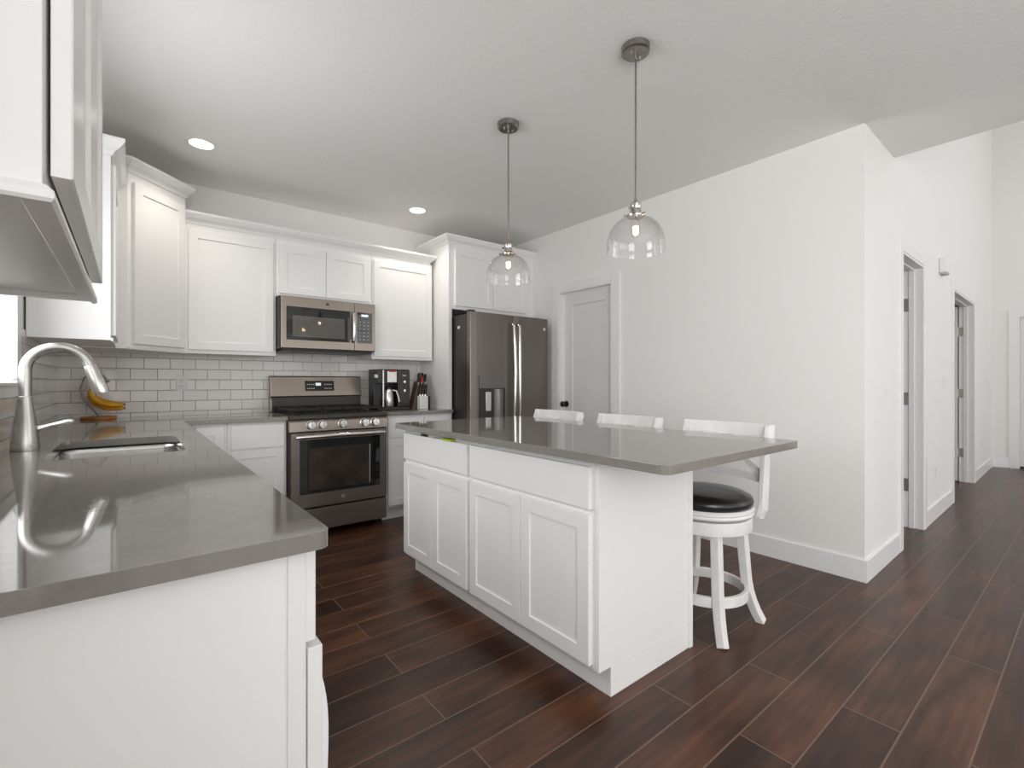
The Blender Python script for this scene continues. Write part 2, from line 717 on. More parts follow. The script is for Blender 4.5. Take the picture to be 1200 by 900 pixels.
# walls
struct(MB().box(XL - .12, XR + .12, YB, YB + .12, 0, ZC).build('wall_back', M['wall']), 'white wall behind the range', 'wall')
ML = fr((XL, 0, 0), (0, 1), (-1, 0))
struct(wall_with_holes(MB(), YR, YB, 0, .12, ZC, [(-3.2, -.6, .65, 2.25), (1.75, 2.82, 1.15, 2.2)], ML).build('wall_left', M['wall']), 'white wall behind the sink run', 'wall')
MR = fr((XR, 0, 0), (0, 1), (1, 0))
DP = (2.734, 3.412, 2.053)
struct(wall_with_holes(MB(), YH, YB, 0, .12, ZC, [(DP[0], DP[1], 0, DP[2])], MR).build('wall_right', M['wall']), 'blank white wall with the pantry door', 'wall')
D1 = (.852, 1.545, 2.075)
D2 = (2.885, 4.247, 2.06)
struct(wall_with_holes(MB(), .002, 5.98, 0, .12, ZT, [(D1[0], D1[1], 0, D1[2]), (D2[0], D2[1], 0, D2[2])], HALL).build('wall_hall', M['wall']), 'bright white hall wall with two door openings', 'wall')
struct(MB().box(XF, XF + .15, YR, -.17, 0, ZT).box(XF, XF + .15, .74, 1.3, 0, ZT).box(XF, XF + .15, -.17, .74, 2.045, ZT).build('wall_far', M['wall']), 'tall white wall at the end of the entry', 'wall')
MRr = fr((0, YR, 0), (1, 0), (0, -1))
struct(wall_with_holes(MB(), XL - .12, XF + .15, 0, .15, ZT, [(-.1, 3.5, .05, 2.4), (4.4, 8.8, .4, 4.8)], MRr).build('wall_rear', M['wall']), 'rear wall with large windows behind the viewer', 'wall')
struct(MB().box(XE, XE + .1, YR, YH - .01, ZC + .3, ZT).box(XE - .1, XE, YR, YH - .01, ZC + .3, ZT).build('wall_upper', M['wall']), 'wall above the edge of the low ceiling', 'wall')
struct(MB().box(XR + .12, XF + .2, 2.6, 2.7, 0, ZC).box(6.05, 6.15, 1.12, 2.6, 0, ZC).box(XF, XF + .1, 1.12, 2.6, 0, ZC).build('wall_inner', M['carpet']), 'warm walls of the rooms behind the hall doors', 'wall')
struct(MB().box(XF + .3, XF + .4, -.6, 1.3, 0, 2.3).build('wall_porch', M['wall']), 'wall beyond the entry door', 'wall')

# backsplash tiles (8 mm thick, set on the walls)
struct(MB().box(XL + .008, 2.29, YB - .008, YB, .9145, 1.43).build('wall_tile_back', M['tile_x']), 'white subway tile backsplash behind the range', 'backsplash')
mb = MB().box(XL, XL + .008, .70, YB - .008, .9145, 1.10).box(XL, XL + .008, .70, 1.66, 1.10, 1.40).box(XL, XL + .008, 2.907, YB - .008, 1.10, 1.40)
struct(mb.build('wall_tile_left', M['tile_y']), 'white subway tile backsplash beside the window', 'backsplash')


# baseboards
def bb(path, side, name, h=.13, t=.014):
    return struct(MB().sweep(path, [(0, 0), (t, 0), (t, h - .004), (t - .004, h), (0, h)], 0, side).build(name, M['trim']), 'white baseboard', 'baseboard')


def hp(a, b=0):
    v = HALL @ Vector((a, b, 0))
    return (v.x, v.y)


bb([(XR, 2.648), (XR, YH), hp(.765)], 1, 'baseboard_right')
bb([hp(1.63), hp(2.79)], 1, 'baseboard_hall')
bb([hp(4.335), hp(5.93), (XF, .827)], 1, 'baseboard_entry')


# casings: flat boards 85 mm wide round an opening
def casing(name, s0, s1, top, m, w=.085, t=.017, label=''):
    mb = MB()
    mb.box(s0 - w, s0, -t, 0, 0, top + w, m)
    mb.box(s1, s1 + w, -t, 0, 0, top + w, m)
    mb.box(s0, s1, -t, 0, top, top + w, m)
    # jamb lining
    mb.box(s0, s0 + .016, -t + .004, .12, 0, top, m)
    mb.box(s1 - .016, s1, -t + .004, .12, 0, top, m)
    mb.box(s0 + .016, s1 - .016, -t + .004, .12, top - .016, top, m)
    # stop bead
    mb.box(s0 + .016, s0 + .028, .045, .08, 0, top - .016, m)
    mb.box(s1 - .028, s1 - .016, .045, .08, 0, top - .016, m)
    mb.box(s0 + .028, s1 - .028, .045, .08, top - .028, top - .016, m)
    return struct(mb.build(name, M['trim'], bevel=.0015), label, 'door casing')


casing('trim_1', DP[0], DP[1], DP[2], MR, label='white casing round the closed pantry door')
casing('trim_2', D1[0], D1[1], D1[2], HALL, label='white casing round the nearer hall doorway')
casing('trim_3', D2[0], D2[1], D2[2], HALL, label='white casing round the farther hall doorway')
MF = fr((XF, 0, 0), (0, 1), (1, 0))
casing('trim_4', -.17, .74, 2.045, MF, label='white casing round the door in the far wall')


def hinge(parent, m, z):
    # two leaves meeting at a knuckle
    mb = MB().box(-.034, -.002, -.0012, .0012, z - .05, z + .05, m).box(.002, .034, -.0012, .0012, z - .05, z + .05, m)
    for a in (-.024, -.012, .012, .024):
        for c in (-.03, 0, .03):
            mb.box(a - .003, a + .003, -.002, .0022, z + c - .003, z + c + .003, m)
    p0, p1 = m @ Vector((0, -.004, z - .052)), m @ Vector((0, -.004, z + .052))
    mb.cyl(p0, p1, .006, seg=10)
    return mb.build('hinge', M['brass'], parent)


# pantry door: single recessed panel, closed, slightly set back
od = struct(MB().shaker(DP[1] - DP[0] - .038, DP[2] - .03, fr((XR + .085, DP[0] + .019, .008), (0, 1), (-1, 0)), t=.036, stile=.115, rec=.012).build('door_1', M['door']), 'closed white one panel pantry door with black knob', 'door')
mk = fr((XR + .049, 3.355, .945), (0, 1), (-1, 0))
MX = mk @ Matrix.Rotation(-PI / 2, 4, 'X')
MB().lathe([(.0, 0), (.031, 0), (.031, .006), (.012, .010), (.011, .03), (.024, .036), (.029, .048), (.027, .060), (.015, .068), (0, .069)], seg=24, m=MX).build('door_knob', M['black'], od, smooth=True)

# hall doors swung open into their rooms
for i, (D, nm, lb) in enumerate(((D1, 'door_2', 'open white door inside the nearer hall doorway'), (D2, 'door_3', 'open white door inside the farther hall doorway'))):
    p = HALL @ Vector((D[1] - .02, .123, 0))
    th = math.radians(86)
    du = (HALL.to_3x3() @ Vector((-math.cos(th), math.sin(th), 0)))
    dn = Vector((-du.y, du.x, 0))
    mdoor = fr((p.x, p.y, .01), (du.x, du.y), (dn.x, dn.y))
    mdoor2 = mdoor @ Matrix.Translation((.006, -.0, 0))
    d = struct(MB().shaker(.70, D[2] - .03, mdoor2, t=.036, stile=.115, rec=.01).build(nm, M['door']), lb, 'door')
    pj = HALL @ Vector((D[1] - .0175, .098, 0))
    mh = fr((pj.x, pj.y, 0), (-HALL.col[1][0], -HALL.col[1][1]), (-HALL.col[0][0], -HALL.col[0][1]))
    for z in (.34, 1.03, 1.75 if i else 1.78):
        hinge(d, mh, z)
# entry door
d4 = struct(MB().shaker(.875, 2.0, fr((XF + .07, -.152, .03), (0, 1), (-1, 0)), t=.04, stile=.13, rec=.012).build('door_4', M['door']), 'grey white entry door in the far wall', 'door')
MB().box(XF + .03, XF + .11, -.152, .723, .001, .028).build('threshold', M['hole'], d4)

# window over the sink
mw = fr((XL, 0, 0), (0, 1), (1, 0))
y0, y1, z0, z1 = 1.75, 2.82, 1.15, 2.2
wfm = MB()
for a0, a1, c0, c1 in ((y0, y1, z0, z0 + .045), (y0, y1, z1 - .045, z1), (y0, y0 + .045, z0 + .045, z1 - .045), (y1 - .045, y1, z0 + .045, z1 - .045)):
    wfm.box(a0, a1, -.118, -.092, c0, c1, mw)
wfm.box((y0 + y1) / 2 - .03, (y0 + y1) / 2 + .03, -.118, -.092, z0 + .045, z1 - .045, mw)
win = struct(wfm.build('window_1', M['trim'], bevel=.002), 'white framed window over the kitchen sink', 'window')
MB().box(y0 + .045, y1 - .045, -.108, -.103, z0 + .045, z1 - .045, mw).build('window_pane', M['pane'], win)
cs = MB()
w = .085
cs.box(y0 - w, y0, 0, .016, z0 - .045, z1 + w, mw).box(y1, y1 + w, 0, .016, z0 - .045, z1 + w, mw).box(y0, y1, 0, .016, z1, z1 + w, mw)
cs.box(y0, y1, 0, .016, z0 - .045, z0, mw).box(y0, y1, -.09, .022, z0, z0 + .012, mw)
cs.build('window_casing', M['trim'], win, bevel=.0015)
# crank at the window foot
MB().tube([(XL + .0, 2.77, 1.163), (XL + .01, 2.77, 1.182), (XL + .02, 2.71, 1.188), (XL + .03, 2.67, 1.176)], .006, 8).build('window_crank', M['plast'], win, smooth=True)

# rear windows: frames
mb = MB()
for a in (-.1, 1.1, 2.3, 3.44):
    mb.box(a, a + .06, .04, .1, .05, 2.4, MRr)
mb.box(-.1, 3.5, .04, .1, .05, .11, MRr).box(-.1, 3.5, .04, .1, 2.34, 2.4, MRr)
struct(mb.build('window_2', M['trim']), 'patio windows behind the viewer', 'window')
mb = MB()
for a in (4.4, 5.8, 7.3, 8.74):
    mb.box(a, a + .06, .04, .1, .4, 4.8, MRr)
for c in (.4, 2.5, 4.74):
    mb.box(4.4, 8.8, .04, .1, c, c + .06, MRr)
struct(mb.build('window_3', M['trim']), 'tall entry windows behind the viewer', 'window')
mb = MB()
for a in (-3.2, -1.93, -.66):
    mb.box(a, a + .06, .03, .09, .65, 2.25, ML)
for c in (.65, 2.19):
    mb.box(-3.2, -.6, .03, .09, c, c + .06, ML)
struct(mb.build('window_4', M['trim']), 'dining window behind the viewer', 'window')

# ------------------------------------------------------------------ island
IX, IY0, IY1 = 1.30, 1.145, 2.69      # door face plane, near end, far end
ic = MB().plate(rrect(1.252, 2.236, .82, 2.715, .03), [], .884, .914).build('island_countertop', M['quartz'], bevel=.003)
tag(ic, 'grey quartz worktop of the island, overhanging towards the stools', 'countertop')
MI = fr((IX + .02, 0, 0), (0, 1), (-1, 0))
units = [(1.975, 2.69, 'white island cabinet at the range end, narrow drawer over two doors'), (1.165, 1.971, 'white island cabinet at the near end, wide drawer over two doors')]
for k, (a, b, lb) in enumerate(units):
    t = thing('island_cabinet', lb, 'cabinet', (1.6, (a + b) / 2, 0), 'island cabinets')
    MB().box(IX + .02, 1.905, a, b, .112, .883).box(IX + .098, 1.905, a, b, 0, .112).build('cabinet_body', M['cab'], t)
    g = .012
    MB().box(a + g, b - g, 0, .02, .700, .855, MI).build('drawer_front', M['cab'], t, bevel=.002)
    wd = (b - a - 2 * g - .004) / 2
    MB().shaker(wd, .548, MI, a + g, .130).build('door', M['cab'], t)
    MB().shaker(wd, .548, MI, a + g + wd + .004, .130).build('door', M['cab'], t)
    MB().box(IX + .086, IX + .098, a, b, 0, .112).build('toe_kick', M['trim'], t)
t = thing('island_end_panel', 'white panel closing the near end of the island', 'panel', (1.6, 1.15, 0))
mp = fr((0, 1.145, 0), (1, 0), (0, 1))
MB().box(IX + .02, 1.906, 0, .018, .112, .883, mp).box(IX + .086, 1.906, 0, .018, 0, .112, mp).build('panel', M['cab'], t, bevel=.001)
MB().box(1.906, 1.934, 1.137, 1.165, 0, .883).build('corner_trim', M['trim'], t, bevel=.004)
tag(MB().box(1.906, 1.926, 1.166, 2.69, 0, .883).build('island_back_panel', M['cab']), 'white back panel of the island facing the stools', 'panel')
# paper tag and black clip at the far drawer
t = thing('drawer_tag', 'white paper tag with lime end sticking out above the island drawer', 'tag', (1.30, 2.2, .86))
MB().box(1.292, 1.319, 2.205, 2.335, .8585, .8605).build('paper', M['print_w'], t)
MB().box(1.288, 1.319, 2.115, 2.205, .8562, .8675).build('lime_end', M['green'], t, bevel=.003, label='lime green end')
t = thing('drawer_clip', 'small black clip on top of the island drawer front', 'clip', (1.30, 2.43, .86))
MB().box(1.297, 1.318, 2.405, 2.455, .8555, .8635).build('clip_body', M['black'], t, bevel=.002)
MB().tube([(1.30, 2.43 + .018 * math.cos(a), .862 + .013 * math.sin(a)) for a in [PI * i / 10 for i in range(11)]], .003, 8).build('ring', M['black'], t, smooth=True)


# ------------------------------------------------------------------ bar stools
def make_stool(loc, label):
    t = thing('bar_stool', label, 'stool', loc, 'white swivel stools at the island')
    # everything local: seat faces -x, back at +x
    def B(mb, name, m, par=None, **k):
        o = mb.build(name, m, None, **k)
        o.parent = par or t
        return o
    B(MB().lathe([(.190, .464), (.206, .468), (.209, .478), (.209, .520), (.202, .526), (0, .526)], seg=48), 'apron', M['stool'], smooth=True)
    B(MB().lathe([(0, .526), (.13, .526), (.13, .536), (0, .536)], seg=32), 'swivel', M['iron'])
    B(MB().lathe([(.19, .536), (.210, .538), (.217, .546), (.210, .554), (.219, .562), (.219, .570), (.210, .578), (0, .578)], seg=48), 'seat_ring', M['stool'], smooth=True)
    B(MB().lathe([(0, .578), (.202, .578), (.212, .590), (.214, .605), (.205, .623), (.17, .640), (.11, .651), (.05, .655), (0, .656)], seg=48), 'seat', M['leather'], smooth=True, label='round black leather cushion', angle=80)
    for sx in (-1, 1):
        for sy in (-1, 1):
            pts = []
            for i in range(11):
                u = i / 10
                z = .495 * (1 - u)
                spread = .118 + .030 * u + (.038) * max(0, (u - .55) / .45) ** 2
                pts.append((sx * spread, sy * spread, z))
            leg = MB().bar(pts, [.021 - .002 * abs(i / 10 - .3) for i in range(11)], (1, 0, 0), [.021 - .002 * abs(i / 10 - .3) for i in range(11)])
            B(leg, 'leg', M['stool'], bevel=.004)
    # foot ring: flat hoop
    ring = MB()
    n = 40
    R0, R1, za, zb = .172, .192, .140, .188
    vs = [[], [], [], []]
    for i in range(n):
        a = 2 * PI * i / n
        for k, (r, z) in enumerate(((R1, za), (R1, zb), (R0, zb), (R0, za))):
            vs[k].append(ring.bm.verts.new((r * math.cos(a), r * math.sin(a), z)))
    for i in range(n):
        j = (i + 1) % n
        for k in range(4):
            q = (k + 1) % 4
            ring.bm.faces.new((vs[k][i], vs[k][j], vs[q][j], vs[q][i]))
    B(ring, 'footrest', M['stool'], bevel=.003)
    # back posts
    def bx(y, z):    # rake and curve of the back
        return .128 + .03 * (z - .52) / .30 + (.30 * (z - .82) if z > .82 else 0) + .03 * (1 - (y / .225) ** 2)
    for s in (-1, 1):
        y = s * .215
        zs = [.515, .53, .56, .62, .72, .82, .90, .945]
        pts = [(bx(y, z), y + (-s * .012 if z < .56 else 0), z) for z in zs]
        B(MB().bar(pts, [.022, .029, .031, .032, .030, .028, .027, .030], (1, 0, .1), .012), 'back_post', M['stool'], bevel=.004)
    # top rail (curved)
    ys = [-.232 + .464 * i / 14 for i in range(15)]
    B(MB().bar([(bx(y, .925) , y, .925) for y in ys], .033, (.15, 0, 1), [.018 if abs(y) > .2 else .011 for y in ys]), 'top_rail', M['stool'], bevel=.004)
    ys = [-.205 + .41 * i / 12 for i in range(13)]
    B(MB().bar([(bx(y, .700), y, .700 + .012 * (1 - (y / .2) ** 2)) for y in ys], .018, (.15, 0, 1), .008), 'cross_slat', M['stool'], bevel=.002)
    for s in (-1, 1):
        pts = []
        for i in range(13):
            u = i / 12
            y = s * (.205 - .33 * u)
            z = .712 + .185 * math.sin(u * PI / 2)
            pts.append((bx(y, z) + s * .004, y, z))
        B(MB().bar(pts, .016, (.15, 0, 1), .007), 'back_arc', M['stool'], bevel=.002)
    return t


SX = 2.205
st = make_stool((SX, 1.232, 0), 'white swivel bar stool nearest the viewer, black cushion in full view')
dup(st, (SX, 1.85, 0), 'white bar stool in the middle of the row, back rail above the worktop')
dup(st, (SX, 2.475, 0), 'white bar stool farthest from the viewer, in front of the pantry door knob')

# ------------------------------------------------------------------ base cabinets, left run
CX = XL + .648     # front edge of left worktop
FX = .262          # door face
MLf = fr((FX - .02, 0, 0), (0, 1), (1, 0))
def base_left(a, b, label, fronts, body=True):
    t = thing('base_cabinet', label, 'cabinet', (0, (a + b) / 2, 0), 'base cabinets of the sink run')
    zt = .883
    mb = MB()
    if 'sink' in fronts:   # open-topped carcass round the basin
        mb.box(XL + .002, FX - .02, a, a + .02, .112, zt).box(XL + .002, FX - .02, b - .02, b, .112, zt).box(FX - .04, FX - .02, a + .02, b - .02, .112, zt).box(XL + .002, FX - .04, a + .02, b - .02, .112, .13)
    else:
        mb.box(XL + .002, FX - .02, a, b, .112, zt)
    mb.box(XL + .002, FX - .1, a, b, 0, .112)
    mb.build('cabinet_body', M['cab'], t, bevel=.001)
    g = .012
    if fronts == 'drawers':
        MB().box(a + g, b - g, 0, .02, .700, .862, MLf).build('drawer_front', M['cab'], t, bevel=.002)
        MB().box(a + g, b - g, .006, .032, .415, .688, MLf).build('drawer_front', M['cab'], t, bevel=.002)
        MB().box(a + g, b - g, 0, .02, .130, .403, MLf).build('drawer_front', M['cab'], t, bevel=.002)
    else:
        MB().box(a + g, b - g, 0, .02, .700, .862, MLf).build('drawer_front', M['cab'], t, bevel=.002)
        wd = (b - a - 2 * g - .004) / 2
        MB().shaker(wd, .558, MLf, a + g, .130).build('door', M['cab'], t)
        MB().shaker(wd, .558, MLf, a + g + wd + .004, .130).build('door', M['cab'], t)
    return t


base_left(.882, 1.50, 'white drawer cabinet at the near end of the sink run', 'drawers')
base_left(1.502, 2.045, 'white cabinet just before the sink', 'doors')
base_left(2.047, 2.87, 'white cabinet under the sink', 'sink')
base_left(2.872, 3.66, 'white cabinet after the sink, running into the corner', 'doors')
t = thing('end_panel', 'broad white panel closing the near end of the sink run', 'panel', (0, .87, 0))
MB().box(XL + .002, .231, .858, .881, 0, .883).build('panel', M['cab'], t, bevel=.0015)
MB().box(.205, .233, .853, .858, 0, .883).build('edge_strip', M['trim'], t, bevel=.001)
# white liner drooping out of the lower drawer
mb = MB()
prof = [(.915, .655), (.922, .62), (.93, .585), (.945, .55), (.955, .51), (.95, .47), (.935, .43)]
ringsv = []
for i, z in enumerate([.622, .605, .585, .56, .53, .49, .45, .41]):
    u = i / 7
    ex = .004 + .017 * math.sin(min(1, u * 1.25) * PI * .62)
    ring = []
    for k in range(13):
        v = k / 12
        y = .905 + .24 * v
        x = FX + .0125 + ex * (.55 + .45 * math.sin(PI * v) + .10 * math.sin(9 * v + 3 * u))
        ring.append((x, y, z))
    ringsv.append(ring)
front = [[mb.bm.verts.new(p) for p in r] for r in ringsv]
backv = [[mb.bm.verts.new((FX + .0115, p[1], p[2])) for p in r] for r in ringsv]
for i in range(7):
    for k in range(12):
        mb.bm.faces.new((front[i][k], front[i][k + 1], front[i + 1][k + 1], front[i + 1][k]))
        mb.bm.faces.new((backv[i][k], backv[i + 1][k], backv[i + 1][k + 1], backv[i][k + 1]))
for k in range(12):
    mb.bm.faces.new((front[0][k], backv[0][k], backv[0][k + 1], front[0][k + 1]))
    mb.bm.faces.new((front[7][k], front[7][k + 1], backv[7][k + 1], backv[7][k]))
for i in range(7):
    mb.bm.faces.new((front[i][0], front[i + 1][0], backv[i + 1][0], backv[i][0]))
    mb.bm.faces.new((front[i][12], backv[i][12], backv[i + 1][12], front[i + 1][12]))
tag(mb.build('plastic_liner', M['bag'], smooth=True), 'white plastic liner bulging out over the second drawer of the sink run', 'plastic bag')

# L shaped worktop with the sink cut out
CY = YB - .648
out = []
r = .022
for i in range(7):
    a = 1.5 * PI + .5 * PI * i / 6
    out.append((CX - r + r * math.cos(a), .826 + r + r * math.sin(a)))
out += [(CX, CY), (.892, CY), (.892, YB - .0085), (XL + .0085, YB - .0085), (XL + .0085, .826)]
SK = (-.222, .163, 2.112, 2.742)
hole = rrect(*SK, .045, 6)
tag(MB().plate(out, [hole], .884, .914).build('worktop', M['quartz'], bevel=.003), 'grey quartz L shaped worktop with the sink cut into it', 'countertop')
tag(MB().plate([(1.6535, CY), (2.289, CY), (2.289, YB - .0085), (1.6535, YB - .0085)], [], .884, .914).build('worktop', M['quartz'], bevel=.003), 'short grey quartz worktop between range and refrigerator panel', 'countertop')

# undermount sink
t = thing('kitchen_sink', 'stainless undermount sink set in the grey worktop', 'sink', (-.03, 2.43, .66))
bm_ = MB()
lo = [(rrect(SK[0] - .006, SK[1] + .006, SK[2] - .006, SK[3] + .006, .05, 6), .883), (rrect(SK[0] - .004, SK[1] + .004, SK[2] - .004, SK[3] + .004, .05, 6), .86),
      (rrect(SK[0] + .004, SK[1] - .004, SK[2] + .004, SK[3] - .004, .05, 6), .72), (rrect(SK[0] + .012, SK[1] - .012, SK[2] + .012, SK[3] - .012, .05, 6), .69), (rrect(SK[0] + .045, SK[1] - .045, SK[2] + .045, SK[3] - .045, .05, 6), .678)]
rg = [[bm_.bm.verts.new((x, y, z)) for x, y in pl] for pl, z in lo]
for A, B in zip(rg, rg[1:]):
    for i in range(len(A)):
        j = (i + 1) % len(A)
        bm_.bm.faces.new((A[i], A[j], B[j], B[i]))
bm_.bm.faces.new(rg[-1])
so = bm_.build('basin', M['steel'], t, smooth=True, angle=60)
sm = so.modifiers.new('solid', 'SOLIDIFY')
sm.thickness = .0015
sm.offset = 1
MB().lathe([(0, .6785), (.045, .6785), (.045, .682), (.035, .684), (.03, .681), (0, .681)], (-.03, 2.43, 0), 24).build('drain', M['chrome'], t, smooth=True)

# faucet
fx, fy = -.300, 2.478
t = thing('kitchen_faucet', 'brushed steel gooseneck faucet with pull down spray behind the sink', 'faucet', (fx, fy, .9142))
MB().lathe([(0, .9142), (.040, .9142), (.0405, .918), (.039, .95), (.035, .995), (.028, 1.045), (.0225, 1.085), (.0205, 1.112), (.0195, 1.113)], (fx, fy, 0), 36).build('base', M['steel'], t, smooth=True)
ra = .090
pts = [(fx, fy, 1.112), (fx, fy, 1.16), (fx, fy, 1.205)]
for i in range(1, 21):
    a = PI - (PI - math.radians(14)) * i / 20
    pts.append((fx + ra + ra * math.cos(a), fy, 1.207 + ra * math.sin(a)))
MB().tube(pts, .0185, 24).build('spout', M['steel'], t, smooth=True)
e = Vector(pts[-1])
dr = (e - Vector(pts[-2])).normalized()
MB().tube([e, e + dr * .004, e + dr * .01, e + dr * .05, e + dr * .10, e + dr * .112], [.0185, .0195, .0195, .023, .0265, .025], 24).build('spray_head', M['steel_b'], t, smooth=True)
MB().tube([(fx + .034, fy, .992), (fx + .05, fy, .996), (fx + .07, fy - .003, 1.002), (fx + .11, fy - .006, 1.012), (fx + .128, fy - .007, 1.016), (fx + .133, fy - .007, 1.017)], [.012, .009, .009, .0115, .009, .003], 14).build('lever', M['steel_b'], t, smooth=True)

# banana stand
bx_, by_ = -.165, 4.235
t = thing('banana_stand', 'small wire banana hook on a round wooden base by the back wall', 'stand', (bx_, by_, .9142))
MB().lathe([(0, .9142), (.092, .9142), (.095, .918), (.095, .928), (.091, .933), (0, .933)], (bx_, by_, 0), 36).build('base', M['wood'], t, smooth=True)
MB().tube([(bx_, by_, .932), (bx_ - .02, by_ + .01, .965), (bx_ - .055, by_ + .015, 1.01), (bx_ - .085, by_ + .015, 1.06), (bx_ - .092, by_ + .012, 1.12), (bx_ - .075, by_ + .008, 1.19), (bx_ - .035, by_, 1.225), (bx_ + .005, by_, 1.222), (bx_ + .03, by_, 1.195), (bx_ + .045, by_, 1.165), (bx_ + .055, by_, 1.172)], .0055, 10).build('hook', M['nickel_d'], t, smooth=True)
bl = ['yellow banana at the front of the bunch behind the faucet spray', 'yellow banana lowest in the bunch behind the faucet spray', 'yellow banana at the back of the bunch behind the faucet spray']
for k in range(3):
    oy = (-.043, 0, .043)[k]
    dz = (.006, -.018, .010)[k]
    P = [(bx_ + .043, by_ + oy * .35, 1.158 + .002 * k), (bx_ + .012, by_ + oy * .6, 1.150 + dz), (bx_ - .022, by_ + oy, 1.125 + dz), (bx_ - .04, by_ + oy, 1.085 + dz), (bx_ - .022, by_ + oy, 1.045 + dz), (bx_ + .02, by_ + oy, 1.018 + dz), (bx_ + .07, by_ + oy, 1.004 + dz), (bx_ + .115, by_ + oy * .9, 1.0 + dz), (bx_ + .132, by_ + oy * .85, 1.0 + dz)]
    b = MB().tube(P, [.006, .008, .014, .018, .020, .020, .018, .012, .006], 10).build('banana', M['banana'], None, smooth=True, angle=80)
    tag(b, bl[k], 'banana', 'bunch of bananas')
    MB().tube([P[-1], (bx_ + .139, by_ + oy * .83, 1.001 + dz)], [.0065, .005], 8).build('tip', M['banana_tip'], b, smooth=True)

# ------------------------------------------------------------------ base cabinets, back wall
FY = YB - .628
MBk = fr((0, FY + .02, 0), (1, 0), (0, -1))


def base_back(x0, x1, label, fronts):
    t = thing('base_cabinet', label, 'cabinet', ((x0 + x1) / 2, 4.0, 0), 'base cabinets of the range wall')
    MB().box(x0, x1, FY + .02, YB - .002, .112, .883).box(x0, x1, FY + .09, YB - .002, 0, .112).build('cabinet_body', M['cab'], t)
    for kind, a, b in fronts:
        if kind == 'drawer':
            MB().box(a, b, 0, .02, .700, .862, MBk).build('drawer_front', M['cab'], t, bevel=.002)
        elif kind == 'door':
            MB().shaker(b - a, .558, MBk, a, .130).build('door', M['cab'], t)
        else:
            MB().shaker(b - a, .732, MBk, a, .130).build('door', M['cab'], t)
    return t


base_back(.265, .515, 'white corner base cabinet with one narrow full height door', [('tall', .335, .495)])
base_back(.517, .889, 'white base cabinet left of the range, one drawer over one door', [('drawer', .537, .873), ('door', .537, .873)])
base_back(1.657, 2.287, 'white base cabinet between range and refrigerator', [('drawer', 1.672, 2.0), ('drawer', 2.01, 2.272), ('door', 1.672, 2.0), ('door', 2.01, 2.272)])

# ------------------------------------------------------------------ upper cabinets
CROWN = [(0, 0), (.006, 0), (.010, .010), (.014, .018), (.022, .026), (.036, .036), (.048, .052), (.054, .060), (.056, .066), (.056, .078), (0, .078)]
UF = YB - .305     # frame front of back uppers
MU = fr((0, UF, 0), (1, 0), (0, -1))


def upper(x0, x1, z0, z1, label, doors):
    t = thing('wall_cabinet', label, 'cabinet', ((x0 + x1) / 2, YB - .15, z0), 'upper cabinets of the range wall')
    MB().box(x0, x1, UF, YB - .009, z0, z1).build('cabinet_body', M['cab'], t, bevel=.001)
    for a, b in doors:
        MB().shaker(b - a, z1 - z0 - .065, MU, a, z0 + .022).build('door', M['cab'], t)
    # little moulding along the foot
    MB().box(x0, x1, UF - .010, UF, z0 - .006, z0 + .012).build('bottom_rail', M['cab'], t, bevel=.003)
    return t


upper(.300, .885, 1.372, 2.285, 'white upper cabinet with one broad door, left of the microwave', [(.318, .866)])
upper(.887, 1.658, 1.838, 2.285, 'short white upper cabinet with two doors above the microwave', [(.905, 1.262), (1.266, 1.641)])
upper(1.660, 2.262, 1.372, 2.285, 'white upper cabinet with one broad door, right of the microwave', [(1.676, 2.248)])
tag(MB().sweep([(.2985, UF), (2.232, UF), (2.232, YB - .01)], CROWN, 2.285, 1).build('crown_moulding', M['cab']), 'white crown moulding over the cabinets of the range wall', 'moulding')

# corner cabinet (taller, diagonal front)
t = thing('corner_wall_cabinet', 'tall white corner upper cabinet with slanted front', 'cabinet', (0, 4.0, 1.372))
pa, pb = (-.012, 3.69), (.298, 4.0)
poly = [(XL + .009, 3.69), pa, pb, (.298, YB - .009), (XL + .009, YB - .009)]
MB().prism(poly, 1.366, 2.435).build('cabinet_body', M['cab'], t, bevel=.001)
MD = fr((pa[0], pa[1], 0), (pb[0] - pa[0], pb[1] - pa[1]), (pb[1] - pa[1], -(pb[0] - pa[0])))
dl = math.hypot(pb[0] - pa[0], pb[1] - pa[1])
MB().shaker(dl - .05, .985, MD, .03, 1.397).build('door', M['cab'], t)
MB().box(0, dl, 0, .010, 1.362, 1.384, MD).build('bottom_rail', M['cab'], t, bevel=.003)
MB().sweep([(XL + .03, 3.69), pa, pb, (.298, YB - .01)], CROWN, 2.435, 1).build('crown', M['cab'], t)

# left wall cabinet beyond the window
t = thing('wall_cabinet', 'white upper cabinet between window and corner, its blank side facing the viewer', 'cabinet', (-.2, 3.4, 1.372))
LFX = -.075
MB().box(XL + .009, LFX, 3.08, 3.688, 1.372, 2.285).build('cabinet_body', M['cab'], t, bevel=.001)
MLu = fr((LFX, 0, 0), (0, 1), (1, 0))
MB().shaker(.555, .848, MLu, 3.10, 1.397).build('door', M['cab'], t)
MB().box(3.08, 3.66, 0, .010, 1.366, 1.384, MLu).build('bottom_rail', M['cab'], t, bevel=.003)
MB().sweep([(XL + .01, 3.08), (LFX, 3.08), (LFX, 3.66)], CROWN, 2.285, 1).build('crown', M['cab'], t)

